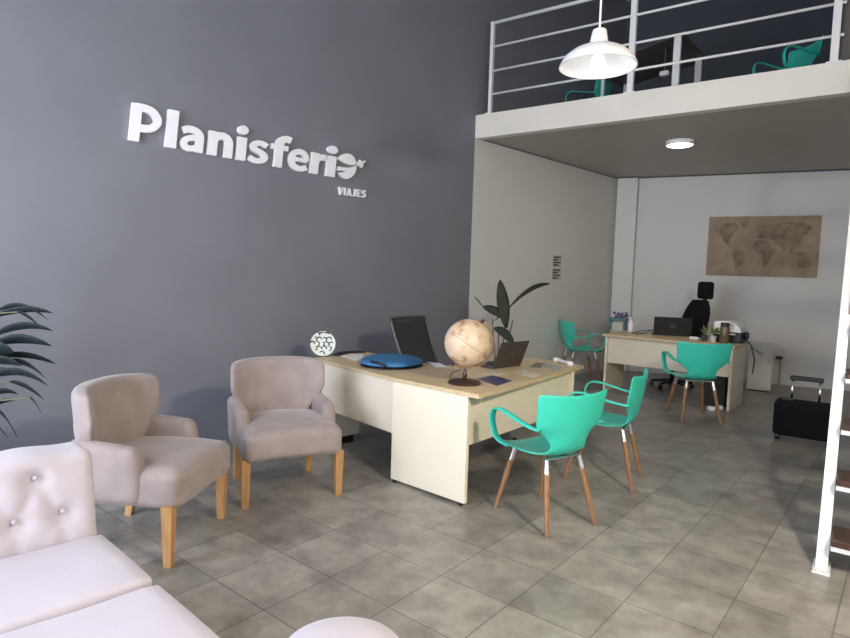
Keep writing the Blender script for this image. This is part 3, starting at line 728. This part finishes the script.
MB().lathe([(0, 0), (.05, 0), (.054, .01), (.054, .19), (.045, .21), (0, .21)], 24).build('jar_body', BROWNJ, ja, smooth=True, auto=50); MB().lathe([(0, .205), (.05, .205), (.05, .245), (.02, .25), (0, .25)], 24).build('lid', BASEW, ja, smooth=True, auto=40)
pz = fdp(1.43, .53)
pr = thing('printer', 'white and black printer with rounded top on the far desk', 'printer', (pz.x, pz.y, FZ), math.radians(4))
MB().box((0, 0, .065), (.32, .30, .13), .012, 2).build('body', BLACK, pr)
mb = MB(); n_ = 12
prof = [(.19, .13)]+[(.19*math.cos(PI*k/n_*.5)*1.0, .13+.14*math.sin(PI*k/n_*.5)) for k in range(n_+1)]
sh = [(-.155, .13), (-.155, .25)]+[(-.03+.18*math.cos(PI/2-PI/2*k/8), .13+.13*math.sin(PI/2-PI/2*k/8)) for k in range(9)]
mb.slab([(x_, -.15, z_) for x_, z_ in sh], (0, .30, 0)); mb.build('cover', WMETAL, pr)
MB().box((-.02, -.17, .105), (.24, .09, .012), .003, 1).build('paper_tray', WMETAL, pr)
MB().box((-.04, -.153, .05), (.20, .012, .04), .002, 1).build('slot', POTM, pr)
mb = MB(); w0 = fdp(1.62, .45)
p = [fdp(1.625, .42, FZ+.05), fdp(1.66, .42, FZ+.03), fdp(1.70, .40, FZ-.02), fdp(1.74, .42, FZ-.18), fdp(1.72, .46, .42)]
tag(MB().tube(p, .007, 6).build('hanging_cord', BLACK, smooth=True), 'dark cord hanging off the right end of the far desk', 'cable', 'cords hanging off the far desk')
p = [fdp(1.625, .36, FZ+.03), fdp(1.70, .34, FZ+.01), fdp(1.74, .33, FZ-.05), fdp(1.84, .34, FZ-.10)]
tag(MB().tube(p, .006, 6).build('hanging_cord', GREYM, smooth=True), 'grey cord sticking out beyond the far desk end', 'cable', 'cords hanging off the far desk')
MB().soft((.18, .02, .085), (.05, .08, .09), .02, 6).build('connector', BLACK, pr, smooth=True)
# under the far desk
cu = fdp(1.36, .42, 0)
pcu = thing('computer_tower', 'dark box under the right end of the far desk', 'computer', tuple(cu), math.radians(4))
MB().box((0, 0, .20), (.26, .40, .40), .006, 1).build('case', BLACK, pcu); MB().box((0, -.205, .30), (.16, .012, .03), .002, 1).build('drive_front', POTM, pcu)
for px, py, lb_ in ((711, 411, 'left white plug block on floor under the far desk'), (719, 410, 'right white plug block on floor under the far desk')):
    q = on_z(px, py, 0); o = tag(MB().soft((0, 0, .028), (.09, .06, .056), .02, 6).build('plug_block', PAPER, smooth=True), lb_, 'plug', 'white plug blocks on the floor'); o.location = (q.x, q.y, 0)
# wall outlet
oq = on_v(779, 357.5, K0, bd)
ou = thing('wall_outlet', 'white socket with black plug low on the back wall', 'outlet', tuple(oq-nb*.0), math.atan2(bd.y, bd.x))
MB().box((0, -.006, 0), (.13, .012, .09), .003, 1).build('outlet_plate', WHITE, ou); MB().box((0, -.03, .0), (.09, .04, .045), .006, 1).build('plug', BLACK, ou)
MB().tube([(.01, -.04, -.02), (.02, -.03, -.15), (.02, -.02, -oq.z+.006)], .005, 6).build('plug_cord', GREYM, ou, smooth=True)

# ------------------------------------------------------------------ trolley case
s0_ = on_z(771, 438.5, 0); s1_ = on_z(833, 448.5, 0); sdv = (s1_-s0_); SL = sdv.length; sdv.normalize(); sn = V((-sdv.y, sdv.x, 0))
sc_ = (s0_+s1_)/2+sn*.14
sui = thing('trolley_case', 'black trolley case with raised pull handle, beside the staircase', 'suitcase', tuple(sc_), math.atan2(sdv.y, sdv.x))
MB().soft((0, 0, .21), (SL, .27, .34), .04, 10).build('case', BLACKF, sui, smooth=True)
MB().box((-SL*.30, -.0, .385), (.11, .05, .03), .01, 2).build('carry_handle', BLACK, sui)
hx0, hx1 = -SL*.5+.13, -SL*.5+.36
for hx in (hx0, hx1): MB().tube([(hx, .09, .35), (hx, .09, .57)], .012, 10).build('handle_tube', CHROME, sui, smooth=True)
MB().box(((hx0+hx1)/2, .09, .59), (hx1-hx0+.05, .04, .045), .012, 2).build('pull_handle', BLACK, sui)
MB().box((0, -.136, .22), (SL*.8, .012, .25), .005, 1).build('front_pocket', BLACKF, sui)
for sx in (-1, 1):
    for sy in (-1, 1): MB().tube([(sx*SL*.42-.015, sy*.09, .03), (sx*SL*.42+.015, sy*.09, .03)], .03, 14).build('wheel', BLACK, sui, smooth=True, auto=40)

# ------------------------------------------------------------------ staircase (steep, white stringers, brown treads)
sb0 = on_z(814.5, 571, 0); sd2 = BN; sw = BD
st = thing('staircase', 'steep white staircase with brown treads at the right edge', 'staircase', tuple(sb0))
RUN, RISE = 2.50, ZT
STW = .80
end = V((0, 0, 0))+sd2*RUN
for k in (0, 1):
    o_ = sw*(STW*k); w_ = .15
    pts = [o_, o_+sd2*w_, o_+sd2*(RUN+.0)+V((0, 0, RISE-.02)), o_+sd2*(RUN-w_)+V((0, 0, RISE-.02))]
    MB().slab(pts, sw*.055).build('stringer', RAILW, st)
    MB().box(o_+sw*.028+sd2*.06+V((0, 0, .006)), (.08, .17, .012), rz=d85).build('foot_plate', RAILW, st)
h0_ = sd2*(RUN*.36)+sw*.075+V((0, 0, RISE*.36+.10)); h1_ = sd2*(RUN*.96)+sw*.075+V((0, 0, RISE*.96+.10))
MB().tube([h0_, h1_], .028, 12).build('handrail', WOODR, st, smooth=True, auto=50)
for k_ in (.40, .65, .9): MB().tube([sd2*(RUN*k_+.08)+sw*.04+V((0, 0, RISE*k_)), sd2*(RUN*k_)+sw*.075+V((0, 0, RISE*k_+.10))], .01, 8).build('handrail_bracket', RAILW, st)
NT = 12
for i in range(NT):
    z = .14+(RISE-.2)*i/NT*1.0; c = sd2*(RUN*z/RISE+.02)+sw*(STW/2+.03)
    MB().box(c+V((0, 0, z+.03)), (STW-.06, .25, .035), .004, 1, rz=d85).build('tread', TREAD, st)
    MB().box(c+V((0, 0, z-.0))-sd2*.10, (STW-.06, .035, .03), .002, 1, rz=d85).build('tread_bracket', RAILW, st)

# ------------------------------------------------------------------ plants
bp0 = V((-3.72, 4.92, 0))
sp = thing('strelitzia', 'tall broad-leaved plant behind the desk near the white wall', 'plant', tuple(bp0))
MB().lathe([(0, 0), (.13, 0), (.17, .36), (.155, .36), (.15, .32), (0, .32)], 28).build('pot', POTM, sp, smooth=True, auto=40)
MB().lathe([(0, .325), (.148, .325)], 28).build('soil', SOIL, sp)
D0 = bp0.dot(V((fw.x, fw.y, 0)))
def dp(px, py, D=None): return EYE+ray(px, py)*((D or D0)/1.0)-bp0
vr = rt
def stalk(px, py, dd=0): 
    e = dp(px, py, D0+dd); MB().tube([(0.02*random.uniform(-1, 1), .02*random.uniform(-1, 1), .30), e*.5+V((0, 0, .2)), e], [.011, .009, .006], 8).build('stem', STEMM, sp, smooth=True)
for px, py, dd in ((505, 330, 0), (492, 318, .08), (513, 320, .1), (506, 345, -.06), (499, 326, .1)): stalk(px, py, dd)
def pleaf(b, t, w, side, sag=0., fold=.2, n=10, db=0, dt=0):
    MB().leaf(dp(*b, D0+db), dp(*t, D0+dt), sag, w, side, n, fold).build('leaf', LEAF, sp, smooth=True, solid=.002)
pleaf((506, 328), (500, 279), .064, vr*1+V((0, 0, .0)), .0, .1)
pleaf((508, 309), (551, 284), .030, V((-.1, .25, 1)), .06, .35, dt=.15)
pleaf((508, 318), (482, 307), .050, V((-.2, .2, 1)), .0, .3, dt=.1)
pleaf((484, 308), (474, 296), .010, V((-.2, .2, 1)), .0, .3, db=.1, dt=.12)
pleaf((494, 328), (515, 345), .045, V((.5, .4, .9)), .02, .3, db=-.06, dt=-.1)
pleaf((503, 316), (489, 327), .028, V((.7, .3, .9)), .02, .2, db=.05)
# leafy plant at the left edge
lp0 = V((-4.40, .42, 0))
lpn = thing('dracaena', 'dark long-leaved plant at the left picture edge by the grey wall', 'plant', tuple(lp0))
MB().lathe([(0, 0), (.14, 0), (.18, .34), (.165, .34), (.16, .30), (0, .30)], 28).build('pot', POTW, lpn, smooth=True, auto=40)
MB().lathe([(0, .31), (.158, .31)], 28).build('soil', SOIL, lpn)
MB().tube([(0, 0, .3), (.01, .02, .7), (.0, .0, 1.22)], [.022, .02, .012], 10).build('cane', BARK, lpn, smooth=True)
rg = random.Random(11)
def lleaf(px0, py0, px1, py1, w, sag, D=3.55, dd=0.):
    b = EYE+ray(px0, py0)*D-lp0; t_ = EYE+ray(px1, py1)*(D+dd)-lp0; ax_ = (t_-b).normalized()
    s_ = ax_.cross(V((0, 0, 1))).normalized()*.5+V((0, 0, .85)); w *= 1.08
    MB().tube([(0, 0, max(.35, b.z-.04)), b], [.006, .004], 6).build('leaf_stalk', STEMM, lpn)
    MB().leaf(b, t_, sag, w, s_, 9, .3).build('leaf', LEAFB, lpn, smooth=True, solid=.002)
for a in [(-8, 318, 53, 313, .022, .03), (-6, 313, 48, 320, .016, .06), (18, 312, 40, 327, .016, .01), (-10, 338, 53, 331, .024, .045), (-8, 345, 52, 346, .032, .03), (-6, 358, 56, 364, .022, .03, 3.55, .1),
          (4, 363, 45, 378, .022, .04), (-8, 377, 48, 386, .026, .05), (10, 382, 44, 400, .022, .02, 3.6), (-10, 396, 18, 394, .020, .02), (30, 398, 41, 413, .018, .01), (-12, 408, 15, 400, .015, .01),
          (-3, 411, 17, 437, .034, .02), (-10, 350, 14, 352, .05, .0, 3.5), (-14, 364, 22, 366, .03, .02, 3.5), (-10, 418, 8, 438, .02, .0), (-14, 378, 20, 375, .03, .02)]:
    lleaf(*a)
for k in range(10):
    a = rg.uniform(PI*.75, PI*1.6); r = rg.uniform(.25, .42); h = rg.uniform(.55, 1.2)
    MB().leaf((0.01*math.cos(a), .01*math.sin(a), h), (r*math.cos(a)*.7, r*math.sin(a), h+rg.uniform(-.1, .2)), .08, .028, (-math.sin(a), math.cos(a), .3), 9, .3).build('leaf', LEAFB, lpn, smooth=True, solid=.002)

# ------------------------------------------------------------------ loft furniture
lc = EYE+ray(788, 31)*6.75
teal(lc.x-.02, lc.y+.12, 230, 'dim teal armchair on the loft near the right end of the railing', ZT)
lc = EYE+ray(596, 75)*8.05
teal(lc.x-.315, lc.y+.39, 187, 'dim teal armchair on the loft behind the pendant lamp', ZT)
tk = EYE+ray(683, 31)*6.25; TZ = tk.z-ZT
ty = V((-.11, .994, 0)).normalized(); tx = V((-.96, .28, 0)).normalized()
ld = thing('loft_desk', 'dark-topped desk with white panel legs on the loft', 'desk', (tk.x, tk.y, ZT))
TLX, TLY = 1.25, .95
MB().slab([V((0, 0, TZ-.03)), tx*TLX+V((0, 0, TZ-.03)), tx*TLX+ty*TLY+V((0, 0, TZ-.03)), ty*TLY+V((0, 0, TZ-.03))], (0, 0, .03)).build('desktop', POSTB, ld)
def lleg(p, w=.085):
    MB().slab([p, p+tx*w, p+tx*w+ty*.04, p+ty*.04], (0, 0, TZ-.03)).build('leg', WMETAL, ld)
lleg(V((0, 0, 0))+tx*.02); lleg(tx*(TLX-.12)+ty*.1, .05); lleg(tx*.02+ty*(TLY-.1)); lleg(tx*(TLX-.12)+ty*(TLY-.1), .05)
e0 = V((0, 0, TZ-.032))
MB().slab([e0-ty*.004, e0+tx*TLX-ty*.004, e0+tx*TLX-ty*.004+V((0, 0, .034)), e0-ty*.004+V((0, 0, .034))], -ty*.003).build('edge_band', GREYM, ld)
MB().slab([e0-tx*.004, e0+ty*TLY-tx*.004, e0+ty*TLY-tx*.004+V((0, 0, .034)), e0-tx*.004+V((0, 0, .034))], -tx*.003).build('edge_band', GREYM, ld)
q = EYE+ray(661, 69)*6.6-ld.location
MB().box(tx*.28+ty*.2+V((0, 0, TZ-.30)), (.10, .05, .05), .006, 1).build('cable_box', WMETAL, ld)
MB().box(tx*.28+ty*.2+V((0, 0, TZ-.15)), (.012, .012, .26)).build('cable_box_bracket', POSTB, ld)
# dim box on the loft wall
qb = on_v(597, 24, K0, bd)-nb*.12
bx = thing('wall_box', 'dim grey box mounted on the loft back wall', 'box', tuple(qb), math.atan2(bd.y, bd.x))
MB().box((0, .04, 0), (.42, .16, .62), .01, 1).build('case', GREYW, bx); MB().box((0, -.05, -.05), (.30, .02, .40), .005, 1).build('front_panel', POSTB, bx)

# ------------------------------------------------------------------ light
sc = bpy.context.scene
w = bpy.data.worlds.new('day'); sc.world = w; w.use_nodes = True
w.node_tree.nodes['Background'].inputs[0].default_value = (.79, .85, 1.0, 1); w.node_tree.nodes['Background'].inputs[1].default_value = 9.0
def area(name, loc, rot, sx, sy, power, col=(1, 1, 1), portal=False, shape='RECTANGLE'):
    l = bpy.data.lights.new(name, 'AREA'); l.shape = shape; l.size = sx; l.size_y = sy; l.energy = power; l.color = col
    if portal: l.cycles.is_portal = True
    o = bpy.data.objects.new(name, l); COL.objects.link(o); o.location = loc; o.rotation_euler = rot; return o
area('shopfront_daylight_portal', ((WX+.3-1.0)/2, YF-.05, 1.75), (math.radians(90), 0, 0), 3.5, 3.5, 1, portal=True)
def point(name, loc, power, col, r=.05):
    l = bpy.data.lights.new(name, 'POINT'); l.energy = power; l.color = col; l.shadow_soft_size = r
    o = bpy.data.objects.new(name, l); COL.objects.link(o); o.location = loc; return o
point('pendant_and_fill_light', lp+V((0, 0, -.05)), .8, (.98, .97, 1), .04)
point('pendant_and_fill_light', lp_fill+V((0, 0, -.05)), 300, (1, .88, .70), .13)  # warm fill light inside the added, unseen pendant
area('ceiling_light_lamp', dl+V((0, 0, -.05)), (0, 0, 0), .26, .26, 5, (1, .95, .86), shape='DISK')
sc.view_settings.view_transform = 'Standard'; sc.view_settings.look = 'None'; sc.view_settings.gamma = 1; sc.view_settings.exposure = 0.18
